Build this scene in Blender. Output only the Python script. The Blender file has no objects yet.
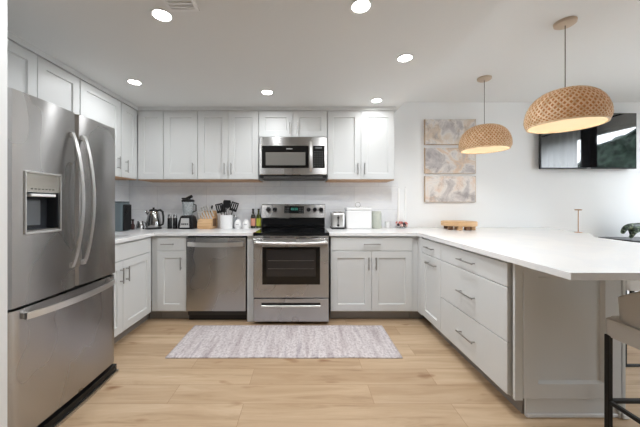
import bpy, bmesh, math, random
from mathutils import Vector, Matrix, noise
random.seed(7)
PI = math.pi
SC = bpy.context.scene
COL = SC.collection

# ------------------------------------------------------------------ camera
cam_data = bpy.data.cameras.new('camera')
cam = bpy.data.objects.new('camera', cam_data)
COL.objects.link(cam)
cam.location = (0, 0, 1.2)
cam.rotation_euler = (PI / 2, 0, 0)
cam_data.sensor_width = 36
cam_data.lens = 284 / 640 * 36
cam_data.shift_x = 15 / 640
cam_data.shift_y = -9 / 640
cam_data.clip_start = 0.02
SC.camera = cam

# ------------------------------------------------------------------ view, world
SC.view_settings.view_transform = 'Standard'
SC.view_settings.look = 'None'
SC.view_settings.gamma = 1
SC.view_settings.exposure = 0.32
SC.view_settings.use_curve_mapping = False
SC.cycles.max_bounces = 10
SC.cycles.diffuse_bounces = 6
SC.cycles.glossy_bounces = 5

world = bpy.data.worlds.new('world')
SC.world = world
world.use_nodes = True
bg = world.node_tree.nodes['Background']
bg.inputs['Color'].default_value = (0.86, 0.93, 1.0, 1)
bg.inputs['Strength'].default_value = 6.6


def area(name, loc, rot, sx, sy, power, color=(1, 1, 1), portal=False, shape='RECTANGLE', spread=PI):
    l = bpy.data.lights.new(name, 'AREA')
    l.shape = shape
    l.size = sx
    l.size_y = sy
    l.energy = power
    l.color = color
    l.spread = spread
    if portal:
        l.cycles.is_portal = True
    o = bpy.data.objects.new(name, l)
    COL.objects.link(o)
    o.location = loc
    o.rotation_euler = rot
    return o


# daylight enters by the patio window in the right wall
area('portal_right', (4.42, 1.45, 1.18), (0, PI / 2, 0), 2.26, 3.5, 1, portal=True)
LAMP_W = 8.6       # each recessed lamp
PENDANT_W = 2.4

# ------------------------------------------------------------------ materials


def lin(c):
    return tuple(((x / 255) / 12.92) if x / 255 <= 0.04045 else (((x / 255) + 0.055) / 1.055) ** 2.4 for x in c) + (1,)


def mat(name, rgb, rough=0.5, metal=0.0, **kw):
    m = bpy.data.materials.new(name)
    m.use_nodes = True
    p = m.node_tree.nodes['Principled BSDF']
    p.inputs['Base Color'].default_value = lin(rgb)
    p.inputs['Roughness'].default_value = rough
    p.inputs['Metallic'].default_value = metal
    for k, v in kw.items():
        p.inputs[k.replace('_', ' ')].default_value = v
    return m


def nodes(m):
    nt = m.node_tree
    return nt, nt.nodes, nt.links, nt.nodes['Principled BSDF']


def coords(m, scale=(1, 1, 1), rot=(0, 0, 0), loc=(0, 0, 0)):
    nt, N, L, p = nodes(m)
    tc = N.new('ShaderNodeTexCoord')
    mp = N.new('ShaderNodeMapping')
    mp.inputs['Scale'].default_value = scale
    mp.inputs['Rotation'].default_value = rot
    mp.inputs['Location'].default_value = loc
    L.new(tc.outputs['Object'], mp.inputs['Vector'])
    return mp.outputs['Vector']


def noise_tex(m, vec, scale, detail=4, rough=0.5, dist=0.0):
    nt, N, L, p = nodes(m)
    n = N.new('ShaderNodeTexNoise')
    n.inputs['Scale'].default_value = scale
    n.inputs['Detail'].default_value = detail
    n.inputs['Roughness'].default_value = rough
    n.inputs['Distortion'].default_value = dist
    L.new(vec, n.inputs['Vector'])
    return n


def ramp(m, fac, stops):
    nt, N, L, p = nodes(m)
    r = N.new('ShaderNodeValToRGB')
    el = r.color_ramp.elements
    while len(el) < len(stops):
        el.new(0.5)
    for e, (pos, c) in zip(el, stops):
        e.position = pos
        e.color = lin(c) if len(c) == 3 else c
    L.new(fac, r.inputs['Fac'])
    return r.outputs['Color']


def bump(m, h, strength=0.1, dist=0.01):
    nt, N, L, p = nodes(m)
    b = N.new('ShaderNodeBump')
    b.inputs['Strength'].default_value = strength
    b.inputs['Distance'].default_value = dist
    L.new(h, b.inputs['Height'])
    L.new(b.outputs['Normal'], p.inputs['Normal'])


def mix(m, a, b, fac, mode='MIX'):
    nt, N, L, p = nodes(m)
    x = N.new('ShaderNodeMix')
    x.data_type = 'RGBA'
    x.blend_type = mode
    for sock, v in ((x.inputs[6], a), (x.inputs[7], b), (x.inputs[0], fac)):
        if hasattr(v, 'links'):
            L.new(v, sock)
        else:
            sock.default_value = v
    return x.outputs[2]


def emit(m, rgb, s):
    p = m.node_tree.nodes['Principled BSDF']
    p.inputs['Emission Color'].default_value = lin(rgb)
    p.inputs['Emission Strength'].default_value = s
    return m


M = {}
M['paint'] = mat('cabinet_paint', (217, 219, 219), 0.42)
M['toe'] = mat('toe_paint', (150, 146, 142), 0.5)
M['gap'] = mat('dark_gap', (60, 58, 56), 0.7)
M['wall'] = mat('wall_paint', (240, 241, 241), 0.75)
M['ceil'] = mat('ceiling_paint', (226, 227, 226), 0.85)
nv = noise_tex(M['ceil'], coords(M['ceil']), 60, 5)
bump(M['ceil'], nv.outputs['Fac'], 0.25, 0.004)
nv = noise_tex(M['wall'], coords(M['wall']), 50, 5)
bump(M['wall'], nv.outputs['Fac'], 0.08, 0.003)
M['trim'] = mat('white_trim', (232, 233, 233), 0.45)
M['chrome'] = mat('chrome', (205, 205, 205), 0.16, 1.0)
M['nickel'] = mat('brushed_nickel', (172, 170, 168), 0.3, 1.0)
M['black'] = mat('black_plastic', (20, 20, 22), 0.35)
M['blackglass'] = mat('black_glass', (9, 10, 12), 0.06)
M['blackmetal'] = mat('black_metal', (16, 16, 17), 0.45, 0.3)
M['white_ceramic'] = mat('white_ceramic', (240, 240, 240), 0.2)
M['brass'] = mat('brass', (176, 134, 96), 0.3, 1.0)

def thin_glass(name, rgb, a=.25):
    m = mat(name, rgb, .04)
    nt, N, L, p = nodes(m)
    tr = N.new('ShaderNodeBsdfTransparent')
    tr.inputs['Color'].default_value = lin(rgb)
    ms = N.new('ShaderNodeMixShader')
    ms.inputs['Fac'].default_value = a
    L.new(tr.outputs[0], ms.inputs[1])
    L.new(p.outputs[0], ms.inputs[2])
    L.new(ms.outputs[0], N['Material Output'].inputs['Surface'])
    return m


M['glass'] = thin_glass('thin_glass', (238, 242, 243))
M['smoke'] = thin_glass('smoke_glass', (222, 226, 228), .35)
M['frost'] = mat('frosted_glass', (196, 201, 190), 0.35, 0.0)
M['rawwood'] = mat('raw_plywood', (186, 150, 118), 0.6)


ANISO_ROT = 0.25


def steel(name, rgb, rough, sc):
    m = mat(name, rgb, rough, 1.0)
    v = coords(m, sc)
    nt, N, L, p = nodes(m)
    n = noise_tex(m, v, 1.0, 2, 0.5)
    bump(m, n.outputs['Fac'], 0.12, 0.010)
    geo = N.new('ShaderNodeNewGeometry')
    cr = N.new('ShaderNodeVectorMath')
    cr.operation = 'CROSS_PRODUCT'
    cr.inputs[1].default_value = (0, 0, 1)
    L.new(geo.outputs['Normal'], cr.inputs[0])
    L.new(cr.outputs[0], p.inputs['Tangent'])
    p.inputs['Anisotropic'].default_value = 0.88
    p.inputs['Anisotropic Rotation'].default_value = ANISO_ROT
    v2 = coords(m, (1.3, 1.3, 0.7))
    n2 = noise_tex(m, v2, 2.0, 2)
    nt, N, L, p = nodes(m)
    mr = N.new('ShaderNodeMapRange')
    mr.inputs['To Min'].default_value = rough - 0.05
    mr.inputs['To Max'].default_value = rough + 0.09
    L.new(n2.outputs['Fac'], mr.inputs['Value'])
    L.new(mr.outputs['Result'], p.inputs['Roughness'])
    return m


M['steel'] = steel('stainless_steel', (182, 181, 180), 0.25, (5, 5, .5))
M['steel_handle'] = mat('steel_handle', (232, 232, 231), 0.34, 1.0)

# quartz
m = mat('white_quartz', (238, 238, 238), 0.22)
n = noise_tex(m, coords(m), 2.2, 8, 0.6, 1.2)
c = ramp(m, n.outputs['Fac'], [(0.0, (240, 240, 240)), (0.5, (240, 240, 240)), (0.56, (236, 237, 239)), (1.0, (240, 240, 240))])
m.node_tree.links.new(c, m.node_tree.nodes['Principled BSDF'].inputs['Base Color'])
M['quartz'] = m

# large marble-look tile
m = mat('splash_tile', (232, 233, 234), 0.2)
nt, N, L, p = nodes(m)
v = coords(m, (1, 1, 1), (PI / 2, 0, 0))
br = N.new('ShaderNodeTexBrick')
br.inputs['Scale'].default_value = 1
br.inputs['Brick Width'].default_value = 0.61
br.inputs['Row Height'].default_value = 0.285
br.inputs['Mortar Size'].default_value = 0.0016
br.inputs['Color1'].default_value = lin((246, 247, 248))
br.inputs['Color2'].default_value = lin((242, 244, 246))
br.inputs['Mortar'].default_value = lin((220, 221, 222))
L.new(v, br.inputs['Vector'])
n = noise_tex(m, coords(m, (1, 1, 1.8)), 3, 6, 0.6, 1.5)
c = ramp(m, n.outputs['Fac'], [(0.4, (255, 255, 255)), (0.52, (250, 250, 252)), (0.6, (255, 255, 255))])
L.new(mix(m, br.outputs['Color'], c, 1.0, 'MULTIPLY'), p.inputs['Base Color'])
M['tile'] = m

# oak plank floor, boards run across the room
m = mat('oak_floor', (205, 172, 135), 0.42)
nt, N, L, p = nodes(m)
v = coords(m, (1, 1, 1), (0, 0, 0), (0.37, 0.11, 0))
br = N.new('ShaderNodeTexBrick')
br.offset = 0.37
br.inputs['Scale'].default_value = 1
br.inputs['Brick Width'].default_value = 1.25
br.inputs['Row Height'].default_value = 0.182
br.inputs['Mortar Size'].default_value = 0.0012
br.inputs['Mortar Smooth'].default_value = 0.3
br.inputs['Bias'].default_value = 0.0
br.inputs['Color1'].default_value = (0, 0, 0, 1)
br.inputs['Color2'].default_value = (1, 1, 1, 1)
br.inputs['Mortar'].default_value = (0.5, 0.5, 0.5, 1)
L.new(v, br.inputs['Vector'])
# grain shifted from board to board
sep = N.new('ShaderNodeSeparateColor')
L.new(br.outputs['Color'], sep.inputs['Color'])
comb = N.new('ShaderNodeCombineXYZ')
mul = N.new('ShaderNodeMath')
mul.operation = 'MULTIPLY'
mul.inputs[1].default_value = 7.0
L.new(sep.outputs['Red'], mul.inputs[0])
L.new(mul.outputs[0], comb.inputs['X'])
L.new(mul.outputs[0], comb.inputs['Y'])
addv = N.new('ShaderNodeVectorMath')
addv.operation = 'ADD'
v2 = coords(m, (0.9, 9, 1))
L.new(v2, addv.inputs[0])
L.new(comb.outputs[0], addv.inputs[1])
n1 = noise_tex(m, addv.outputs[0], 1.6, 6, 0.6, 0.9)
g = ramp(m, n1.outputs['Fac'], [(0.22, (158, 130, 100)), (0.42, (194, 167, 136)), (0.6, (206, 181, 151)), (0.8, (216, 195, 168))])
tone = ramp(m, sep.outputs['Red'], [(0.0, (232, 226, 220)), (0.5, (244, 241, 238)), (1.0, (255, 255, 255))])
c = mix(m, g, tone, 1.0, 'MULTIPLY')
v3 = coords(m, (2.2, 5.5, 1))
n3 = noise_tex(m, v3, 1.3, 2, 0.5)
k = ramp(m, n3.outputs['Fac'], [(0.66, (255, 255, 255)), (0.75, (196, 170, 148))])
c = mix(m, c, k, 1.0, 'MULTIPLY')
c = mix(m, c, lin((150, 116, 84)), br.outputs['Fac'])
L.new(c, p.inputs['Base Color'])
bump(m, n1.outputs['Fac'], 0.05, 0.004)
M['floor'] = m

# rug
m = mat('rug_weave', (212, 205, 206), 0.95)
nt, N, L, p = nodes(m)
n = noise_tex(m, coords(m, (13, 1.2, 1)), 1.0, 3, 0.6)
base = ramp(m, n.outputs['Fac'], [(0.3, (184, 173, 175)), (0.45, (210, 203, 204)), (0.55, (224, 219, 219)), (0.7, (190, 182, 186))])
n = noise_tex(m, coords(m, (22, 16, 1)), 2.2, 5, 0.75)
d = ramp(m, n.outputs['Fac'], [(0.38, (196, 186, 188)), (0.5, (240, 236, 236)), (0.62, (255, 253, 253))])
L.new(mix(m, base, d, 0.8, 'MULTIPLY'), p.inputs['Base Color'])
n = noise_tex(m, coords(m), 260, 2)
bump(m, n.outputs['Fac'], 0.4, 0.004)
M['rug'] = m

# light bamboo
m = mat('bamboo', (214, 176, 126), 0.5)
nt, N, L, p = nodes(m)
n = noise_tex(m, coords(m, (8, 8, 8)), 4, 3)
L.new(ramp(m, n.outputs['Fac'], [(0.3, (196, 164, 122)), (0.6, (222, 196, 160))]), p.inputs['Base Color'])
M['bamboo'] = m
m = mat('bamboo_lining', (222, 208, 184), 0.7)
nt, N, L, p = nodes(m)
tr = N.new('ShaderNodeBsdfTranslucent')
tr.inputs['Color'].default_value = lin((200, 160, 112))
ms = N.new('ShaderNodeMixShader')
ms.inputs['Fac'].default_value = 0.4
L.new(p.outputs[0], ms.inputs[1])
L.new(tr.outputs[0], ms.inputs[2])
L.new(ms.outputs[0], N['Material Output'].inputs['Surface'])
M['lining'] = m

m = mat('gap_shadow_brown', (146, 108, 70), 0.7)  # dark sheet behind the pendant weave, shadow of the gaps put into its colour
nt, N, L, p = nodes(m)
tr = N.new('ShaderNodeBsdfTranslucent')
tr.inputs['Color'].default_value = lin((226, 160, 92))
ms = N.new('ShaderNodeMixShader')
ms.inputs['Fac'].default_value = 0.4
L.new(p.outputs[0], ms.inputs[1])
L.new(tr.outputs[0], ms.inputs[2])
L.new(ms.outputs[0], N['Material Output'].inputs['Surface'])
M['gap_shadow'] = m

# blond wood for the knife block / riser
m = mat('blond_wood', (216, 176, 130), 0.5)
nt, N, L, p = nodes(m)
n = noise_tex(m, coords(m, (3, 3, 30)), 1.5, 4, 0.6, 0.6)
L.new(ramp(m, n.outputs['Fac'], [(0.3, (198, 154, 108)), (0.65, (228, 192, 148))]), p.inputs['Base Color'])
M['blond'] = m

# upholstery
m = mat('stool_fabric', (190, 186, 180), 0.9)
n = noise_tex(m, coords(m), 180, 3)
bump(m, n.outputs['Fac'], 0.3, 0.003)
M['fabric'] = m
M['curtain'] = mat('sheer_curtain', (238, 238, 236), 0.9, Transmission_Weight=0.0)
nt, N, L, p = nodes(M['curtain'])
tr = N.new('ShaderNodeBsdfTranslucent')
tr.inputs['Color'].default_value = (0.92, 0.92, 0.92, 1)
ms = N.new('ShaderNodeMixShader')
ms.inputs['Fac'].default_value = 0.85
L.new(p.outputs[0], ms.inputs[1])
L.new(tr.outputs[0], ms.inputs[2])
L.new(ms.outputs[0], N['Material Output'].inputs['Surface'])
M['drape'] = mat('dark_drape', (58, 58, 62), 0.9)


def art_mat(name, seed, peach):
    m = mat(name, (200, 190, 182), 0.7)
    nt, N, L, p = nodes(m)
    n = noise_tex(m, coords(m, (1, 1, 1), loc=(seed, seed * .7, seed * .3)), 4.6, 7, 0.6, .8)
    n.noise_dimensions = '3D'
    c = ramp(m, n.outputs['Fac'], [(0.25, (158, 154, 156)), (0.42, (196, 190, 188)), (0.5, (224, 219, 214)), (0.60, peach), (0.72, (190, 184, 184))])
    n2 = noise_tex(m, coords(m, (1, 1, 1), loc=(seed * 2, 0, 1)), 7, 6, 0.7, 1.0)
    d = ramp(m, n2.outputs['Fac'], [(0.36, (206, 202, 202)), (0.5, (255, 255, 255))])
    L.new(mix(m, c, d, 0.8, 'MULTIPLY'), p.inputs['Base Color'])
    return m


# ------------------------------------------------------------------ mesh helpers


def B():
    return bmesh.new()


def box(bm, x0, x1, y0, y1, z0, z1, b=0.0, seg=1):
    r = bmesh.ops.create_cube(bm, size=1, matrix=Matrix.Translation(((x0 + x1) / 2, (y0 + y1) / 2, (z0 + z1) / 2)) @ Matrix.Diagonal((abs(x1 - x0), abs(y1 - y0), abs(z1 - z0), 1)))
    if b > 0:
        vs = r['verts']
        es = list({e for v in vs for e in v.link_edges})
        bmesh.ops.bevel(bm, geom=es, offset=b, segments=seg, affect='EDGES', profile=0.5)
    return bm


def lathe(bm, prof, seg=28, c=(0, 0, 0), squash=(1, 1), close=False):
    rings = []
    for r, z in prof:
        if r < 1e-6:
            rings.append([bm.verts.new((c[0], c[1], c[2] + z))])
        else:
            rings.append([bm.verts.new((c[0] + r * squash[0] * math.cos(2 * PI * i / seg), c[1] + r * squash[1] * math.sin(2 * PI * i / seg), c[2] + z)) for i in range(seg)])
    for a, b in zip(rings, rings[1:]):
        for i in range(seg):
            j = (i + 1) % seg
            if len(a) == 1 and len(b) == 1:
                continue
            if len(a) == 1:
                bm.faces.new((a[0], b[i], b[j]))
            elif len(b) == 1:
                bm.faces.new((a[i], a[j], b[0]))
            else:
                bm.faces.new((a[i], a[j], b[j], b[i]))
    return bm


def tube(bm, pts, r, seg=8, cap=True, flat=None):
    pts = [Vector(p) for p in pts]
    rs = r if isinstance(r, (list, tuple)) else [r] * len(pts)
    rings = []
    up0 = None
    for i, p in enumerate(pts):
        d = (pts[min(i + 1, len(pts) - 1)] - pts[max(i - 1, 0)]).normalized()
        if up0 is None:
            up0 = Vector((0, 0, 1)) if abs(d.z) < 0.9 else Vector((1, 0, 0))
        s = d.cross(up0)
        if s.length < 1e-5:
            s = d.cross(Vector((0, 1, 0)))
        s.normalize()
        u = s.cross(d).normalized()
        up0 = u
        fx, fy = flat if flat else (1, 1)
        rings.append([bm.verts.new(p + (s * math.cos(2 * PI * k / seg) * fx + u * math.sin(2 * PI * k / seg) * fy) * rs[i]) for k in range(seg)])
    for a, b in zip(rings, rings[1:]):
        for k in range(seg):
            j = (k + 1) % seg
            bm.faces.new((a[k], a[j], b[j], b[k]))
    if cap:
        bm.faces.new(rings[0][::-1])
        bm.faces.new(rings[-1])
    return bm


def ribbon(bm, pts, wv, tv):
    """bar of rectangular section: wv half width vector, tv half thickness vectors per point"""
    rings = []
    for i, p in enumerate(pts):
        p = Vector(p)
        t = Vector(tv[i]) if isinstance(tv, list) else Vector(tv)
        w = Vector(wv)
        rings.append([bm.verts.new(p + w + t), bm.verts.new(p - w + t), bm.verts.new(p - w - t), bm.verts.new(p + w - t)])
    for a, b in zip(rings, rings[1:]):
        for k in range(4):
            j = (k + 1) % 4
            bm.faces.new((a[k], a[j], b[j], b[k]))
    bm.faces.new(rings[0][::-1])
    bm.faces.new(rings[-1])
    return bm


def prism(bm, poly, z0, z1, b=0.0):
    lo = [bm.verts.new((x, y, z0)) for x, y in poly]
    hi = [bm.verts.new((x, y, z1)) for x, y in poly]
    bm.faces.new(lo[::-1])
    bm.faces.new(hi)
    n = len(poly)
    for i in range(n):
        j = (i + 1) % n
        bm.faces.new((lo[i], lo[j], hi[j], hi[i]))
    if b > 0:
        bmesh.ops.bevel(bm, geom=bm.edges[:], offset=b, segments=2, affect='EDGES', profile=0.5)
    return bm


def slab(bm, xs, ys, keep, z0, z1):
    vt, vb = {}, {}

    def v(d, i, j, z):
        if (i, j) not in d:
            d[(i, j)] = bm.verts.new((xs[i], ys[j], z))
        return d[(i, j)]
    nx, ny = len(xs) - 1, len(ys) - 1
    K = lambda i, j: 0 <= i < nx and 0 <= j < ny and keep(i, j)
    for i in range(nx):
        for j in range(ny):
            if not K(i, j):
                continue
            a = [(i, j), (i + 1, j), (i + 1, j + 1), (i, j + 1)]
            bm.faces.new([v(vt, *q, z1) for q in a])
            bm.faces.new([v(vb, *q, z0) for q in a[::-1]])
            for (p, q), nb in ((((i, j), (i + 1, j)), (i, j - 1)), (((i + 1, j), (i + 1, j + 1)), (i + 1, j)), (((i + 1, j + 1), (i, j + 1)), (i, j + 1)), (((i, j + 1), (i, j)), (i - 1, j))):
                if not K(*nb):
                    bm.faces.new((v(vb, *p, z0), v(vb, *q, z0), v(vt, *q, z1), v(vt, *p, z1)))
    return bm


def obj(name, bm, m, parent=None, smooth=False, loc=None, rot=None, kind=None, label=None):
    bmesh.ops.recalc_face_normals(bm, faces=bm.faces)
    me = bpy.data.meshes.new(name)
    bm.to_mesh(me)
    bm.free()
    me.materials.append(M[m] if isinstance(m, str) else m)
    if smooth:
        me.polygons.foreach_set('use_smooth', [True] * len(me.polygons))
        try:
            me.set_sharp_from_angle(angle=math.radians(38))
        except Exception:
            pass
    o = bpy.data.objects.new(name, me)
    COL.objects.link(o)
    if parent:
        o.parent = parent
    if loc:
        o.location = loc
    if rot:
        o.rotation_euler = rot
    if kind:
        o['kind'] = kind
    if label:
        o['label'] = label
    return o


def thing(name, label, cat, loc=(0, 0, 0), rz=0.0, group=None):
    o = bpy.data.objects.new(name, None)
    COL.objects.link(o)
    o.empty_display_size = 0.1
    o.location = loc
    o.rotation_euler = (0, 0, rz)
    o['label'] = label
    o['category'] = cat
    if group:
        o['group'] = group
    return o


def tag(o, label, cat, group=None):
    o['label'] = label
    o['category'] = cat
    if group:
        o['group'] = group
    return o


def struct(name, bm, m, smooth=False, label=None):
    return obj(name, bm, m, kind='structure', smooth=smooth, label=label)


def dup(root, loc, label, rz=None):
    r = root.copy()
    COL.objects.link(r)
    r.location = loc
    if rz is not None:
        r.rotation_euler = (0, 0, rz)
    r['label'] = label
    for ch in list(root.children):
        c2 = ch.copy()
        COL.objects.link(c2)
        c2.parent = r
        for g2 in list(ch.children):
            d2 = g2.copy()
            COL.objects.link(d2)
            d2.parent = c2
    return r


# ------------------------------------------------------------------ room shell
YW = 3.528      # back wall face
XL = -2.19      # left wall face
XR = 4.4        # right wall face
YR = -2.8       # rear wall face
HK = 2.30       # kitchen ceiling
HD = 2.47       # dining ceiling
XS = 1.075      # edge of the lower kitchen ceiling

struct('floor', box(B(), XL - .1, XR + .1, YR - .1, YW + .1, -0.1, 0), 'floor')
struct('ceiling', box(B(), XS, XR + .1, YR - .1, YW + .1, HD, HD + .1), 'ceil')
struct('ceiling', box(B(), XL - .1, XS, YR - .1, YW + .1, HK, HD + .1), 'ceil')
struct('wall_back', box(B(), XL - .1, XR + .1, YW, YW + .1, 0, HD), 'wall')
struct('wall_left', box(B(), XL - .1, XL, YR, YW, 0, HK), 'wall')
struct('wall_fridge_side', box(B(), XL, -1.245, 1.09, 1.19, 0, HK, .002), 'trim')
# right wall with patio window opening y -0.3..3.2, z 0.05..2.30
bm = B()
box(bm, XR, XR + .1, YR, -0.3, 0, HD)
box(bm, XR, XR + .1, 3.2, YW, 0, HD)
box(bm, XR, XR + .1, -0.3, 3.2, 2.30, HD)
box(bm, XR, XR + .1, -0.3, 3.2, 0, 0.05)
struct('wall_right', bm, 'wall')
struct('wall_rear', box(B(), XL - .1, XR + .1, YR - .1, YR, 0, HD), mat('rear_wall_paint', (185, 187, 190), .8))


def frame(name, axis, a0, a1, z0, z1, pos, n, t=.05):
    """window frame with mullions; axis 'y' = in right wall, 'x' = in rear wall"""
    bm = B()

    def bx(p0, p1, q0, q1):
        if axis == 'y':
            box(bm, pos, pos + .06, p0, p1, q0, q1, .003)
        else:
            box(bm, p0, p1, pos - .06, pos, q0, q1, .003)
    bx(a0, a1, z0, z0 + t)
    bx(a0, a1, z1 - t, z1)
    bx(a0, a0 + t, z0 + t, z1 - t)
    bx(a1 - t, a1, z0 + t, z1 - t)
    for i in range(1, n):
        c = a0 + (a1 - a0) * i / n
        bx(c - t / 2, c + t / 2, z0 + t, z1 - t)
    return struct(name, bm, 'trim')


frame('window_1', 'y', -0.3, 3.2, 0.05, 2.30, XR + .02, 2)

# curtains of the patio window (seen only as the television's reflection)
def curtain(name, y0, y1, m, label, amp=.018, z0=.02, z1=2.415):
    bm = B()
    n = int((y1 - y0) / .012)
    lo, hi = [], []
    for i in range(n + 1):
        y = y0 + (y1 - y0) * i / n
        x = XR - .10 + amp * math.sin(y * 52) + .008 * math.sin(y * 17 + 1)
        lo.append(bm.verts.new((x, y, z0)))
        hi.append(bm.verts.new((x, y, z1)))
    for i in range(n):
        bm.faces.new((lo[i], lo[i + 1], hi[i + 1], hi[i]))
    o = obj(name, bm, m, smooth=True)
    md = o.modifiers.new('s', 'SOLIDIFY')
    md.thickness = .002
    tag(o, label, 'curtain')
    return o


curtain('curtain', 1.25, 2.42, 'curtain', 'white sheer curtain over the patio window, reflected in the television')
curtain('drape', 2.46, 2.72, 'drape', 'dark grey drape beside the sheer curtain, reflected in the television')
bm = B()
tube(bm, [(XR - .10, 1.1, 2.43), (XR - .10, 3.25, 2.43)], .012, 10)
tag(obj('curtain_rod', bm, 'blackmetal', smooth=True), 'black rod carrying the curtain and the drape at the patio window', 'curtain rod')

# outdoors
mg = mat('patio_paving', (168, 166, 162), 0.95)
struct('ground', box(B(), XR + .1, 30, -20, 20, -.25, -.15), mg)
mh = mat('hedge_leaves', (44, 62, 44), 0.9)
n = noise_tex(mh, coords(mh), 9, 5, .7)
mh.node_tree.links.new(ramp(mh, n.outputs['Fac'], [(0.35, (12, 20, 16)), (0.65, (58, 76, 64))]), mh.node_tree.nodes['Principled BSDF'].inputs['Base Color'])
bm = B()
bmesh.ops.create_grid(bm, x_segments=60, y_segments=22, size=1)
for v in bm.verts:
    y, z = v.co.x * 1.5 + .1, (v.co.y + 1) * 1.5
    d = noise.noise(Vector((y * 3, z * 3, 0))) * .25 + noise.noise(Vector((y * 9, z * 9, 4))) * .1
    v.co = (8.0 + d, y, z * (1 + .12 * noise.noise(Vector((y * 2, 0, 3)))) - .15)
ho = obj('hedge', bm, mh)
md = ho.modifiers.new('s', 'SOLIDIFY')
md.thickness = .5
md.offset = 1
ho['kind'] = 'stuff'
ho['label'] = 'dark green hedge outside the patio window, reflected in the television'
ho['category'] = 'hedge'

# baseboards
struct('baseboard_back', box(B(), 1.77, XR, YW - .014, YW, 0, .10, .003), 'trim')
struct('baseboard_left', box(B(), XL, XL + .014, YR, 1.09, 0, .10, .003), 'trim')
struct('baseboard_right', box(B(), XR - .014, XR, 3.22, YW - .014, 0, .10, .003), 'trim')

# backsplash and crown
bm = B()
box(bm, XL + .010, 1.15, YW - .010, YW, .914, 1.490)
struct('trim_1', bm, 'tile', label='white marble-look tile backsplash above the counter')
bm = B()
box(bm, XL, XL + .010, 2.08, YW, .914, 1.490)
struct('trim_2', bm, 'tile', label='white marble-look tile backsplash on the left wall')
# crown strip between upper cabinets and ceiling
bm = B()
poly = [(-1.893, 1.60), (-1.878, 1.60), (-1.878, 3.192), (1.022, 3.192), (1.022, YW), (1.006, YW), (1.006, 3.207), (-1.893, 3.207)]
prism(bm, poly, 2.257, HK, .002)
struct('trim_3', bm, 'paint', label='grey crown strip between the wall cabinets and the ceiling')

# ------------------------------------------------------------------ cabinets
# local frame: x along the front, -y out of the front, fronts lie in y -0.02..0
T = .02
FR = .068


def shaker(bm, x0, x1, z0, z1, fr=FR, t=T, y=0.0, ch=.005, dp=.012):
    def ring(a0, a1, b0, b1, yy):
        return [bm.verts.new((a0, yy, b0)), bm.verts.new((a1, yy, b0)), bm.verts.new((a1, yy, b1)), bm.verts.new((a0, yy, b1))]
    e = .002
    back = ring(x0, x1, z0, z1, y)
    side = ring(x0, x1, z0, z1, y - t + e)
    o1 = ring(x0 + e, x1 - e, z0 + e, z1 - e, y - t)
    i1 = ring(x0 + fr, x1 - fr, z0 + fr, z1 - fr, y - t)
    i2 = ring(x0 + fr + ch, x1 - fr - ch, z0 + fr + ch, z1 - fr - ch, y - t + dp)
    bm.faces.new(back)
    for a, b in ((back, side), (side, o1), (o1, i1), (i1, i2)):
        for k in range(4):
            j = (k + 1) % 4
            bm.faces.new((a[k], a[j], b[j], b[k]))
    bm.faces.new(i2)
    return bm


def pull(parent, x, z, length, vertical):
    bm = B()
    h = length / 2
    q = h - .018
    yf = -T
    if vertical:
        tube(bm, [(x, yf - .030, z - h), (x, yf - .030, z + h)], .0055, 10)
        for s in (-1, 1):
            tube(bm, [(x, yf, z + s * q), (x, yf - .030, z + s * q)], .0045, 8)
    else:
        tube(bm, [(x - h, yf - .030, z), (x + h, yf - .030, z)], .0055, 10)
        for s in (-1, 1):
            tube(bm, [(x + s * q, yf, z), (x + s * q, yf - .030, z)], .0045, 8)
    return obj('handle', bm, 'nickel', parent, smooth=True, label='brushed metal bar pull')


G = .0015


def door(root, x0, x1, z0, z1, h=None):
    d = obj('door', shaker(B(), x0 + G, x1 - G, z0 + G, z1 - G), 'paint', root)
    if h:
        pull(d, *h)
    return d


def drawer(root, x0, x1, z0, z1, h=None):
    d = obj('drawer', box(B(), x0 + G, x1 - G, -T, 0, z0 + G, z1 - G, .0018), 'paint', root)
    if h:
        pull(d, *h)
    return d


def body(root, w, d, z0, z1, toe=True, shelf=False):
    bm = B()
    box(bm, 0, w, .001, d, z0, z1, .001)
    obj('body', bm, 'paint', root)
    if toe:
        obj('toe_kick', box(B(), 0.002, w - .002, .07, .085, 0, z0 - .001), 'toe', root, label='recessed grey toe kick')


ZB, ZT = .102, .880
YF = 2.918
# single base cabinet left of the dishwasher
t = thing('base_cabinet', 'narrow grey base cabinet with one drawer and one door, left of the dishwasher', 'cabinet', (-1.512, YF, 0))
body(t, .300, .606, ZB, ZT)
drawer(t, 0, .300, .726, .866, (.118, .797, .13, False))
door(t, 0, .300, .112, .724, (.252, .60, .13, True))
# corner filler
t = thing('corner_filler', 'narrow grey filler strip in the corner left of the narrow base cabinet', 'filler', (-1.578, YF, 0))
obj('panel', box(B(), .004, .064, .001, .02, ZB, ZT, .001), 'paint', t)
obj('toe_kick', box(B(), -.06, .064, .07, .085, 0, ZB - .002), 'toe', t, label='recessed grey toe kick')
# filler between dishwasher and range
t = thing('end_panel', 'narrow grey cabinet panel between the dishwasher and the range', 'panel', (-.592, YF, 0))
obj('panel', box(B(), 0, .064, -.012, .606, 0, ZT, .0015), 'paint', t)
# two-door base right of the range
t = thing('base_cabinet', 'grey base cabinet with one wide drawer over two doors, right of the range', 'cabinet', (.262, YF, 0))
body(t, .835, .606, ZB, ZT)
drawer(t, 0, .835, .726, .866, (.418, .797, .17, False))
door(t, 0, .4175, .112, .724, (.385, .60, .13, True))
door(t, .4175, .835, .112, .724, (.460, .60, .13, True))
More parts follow.
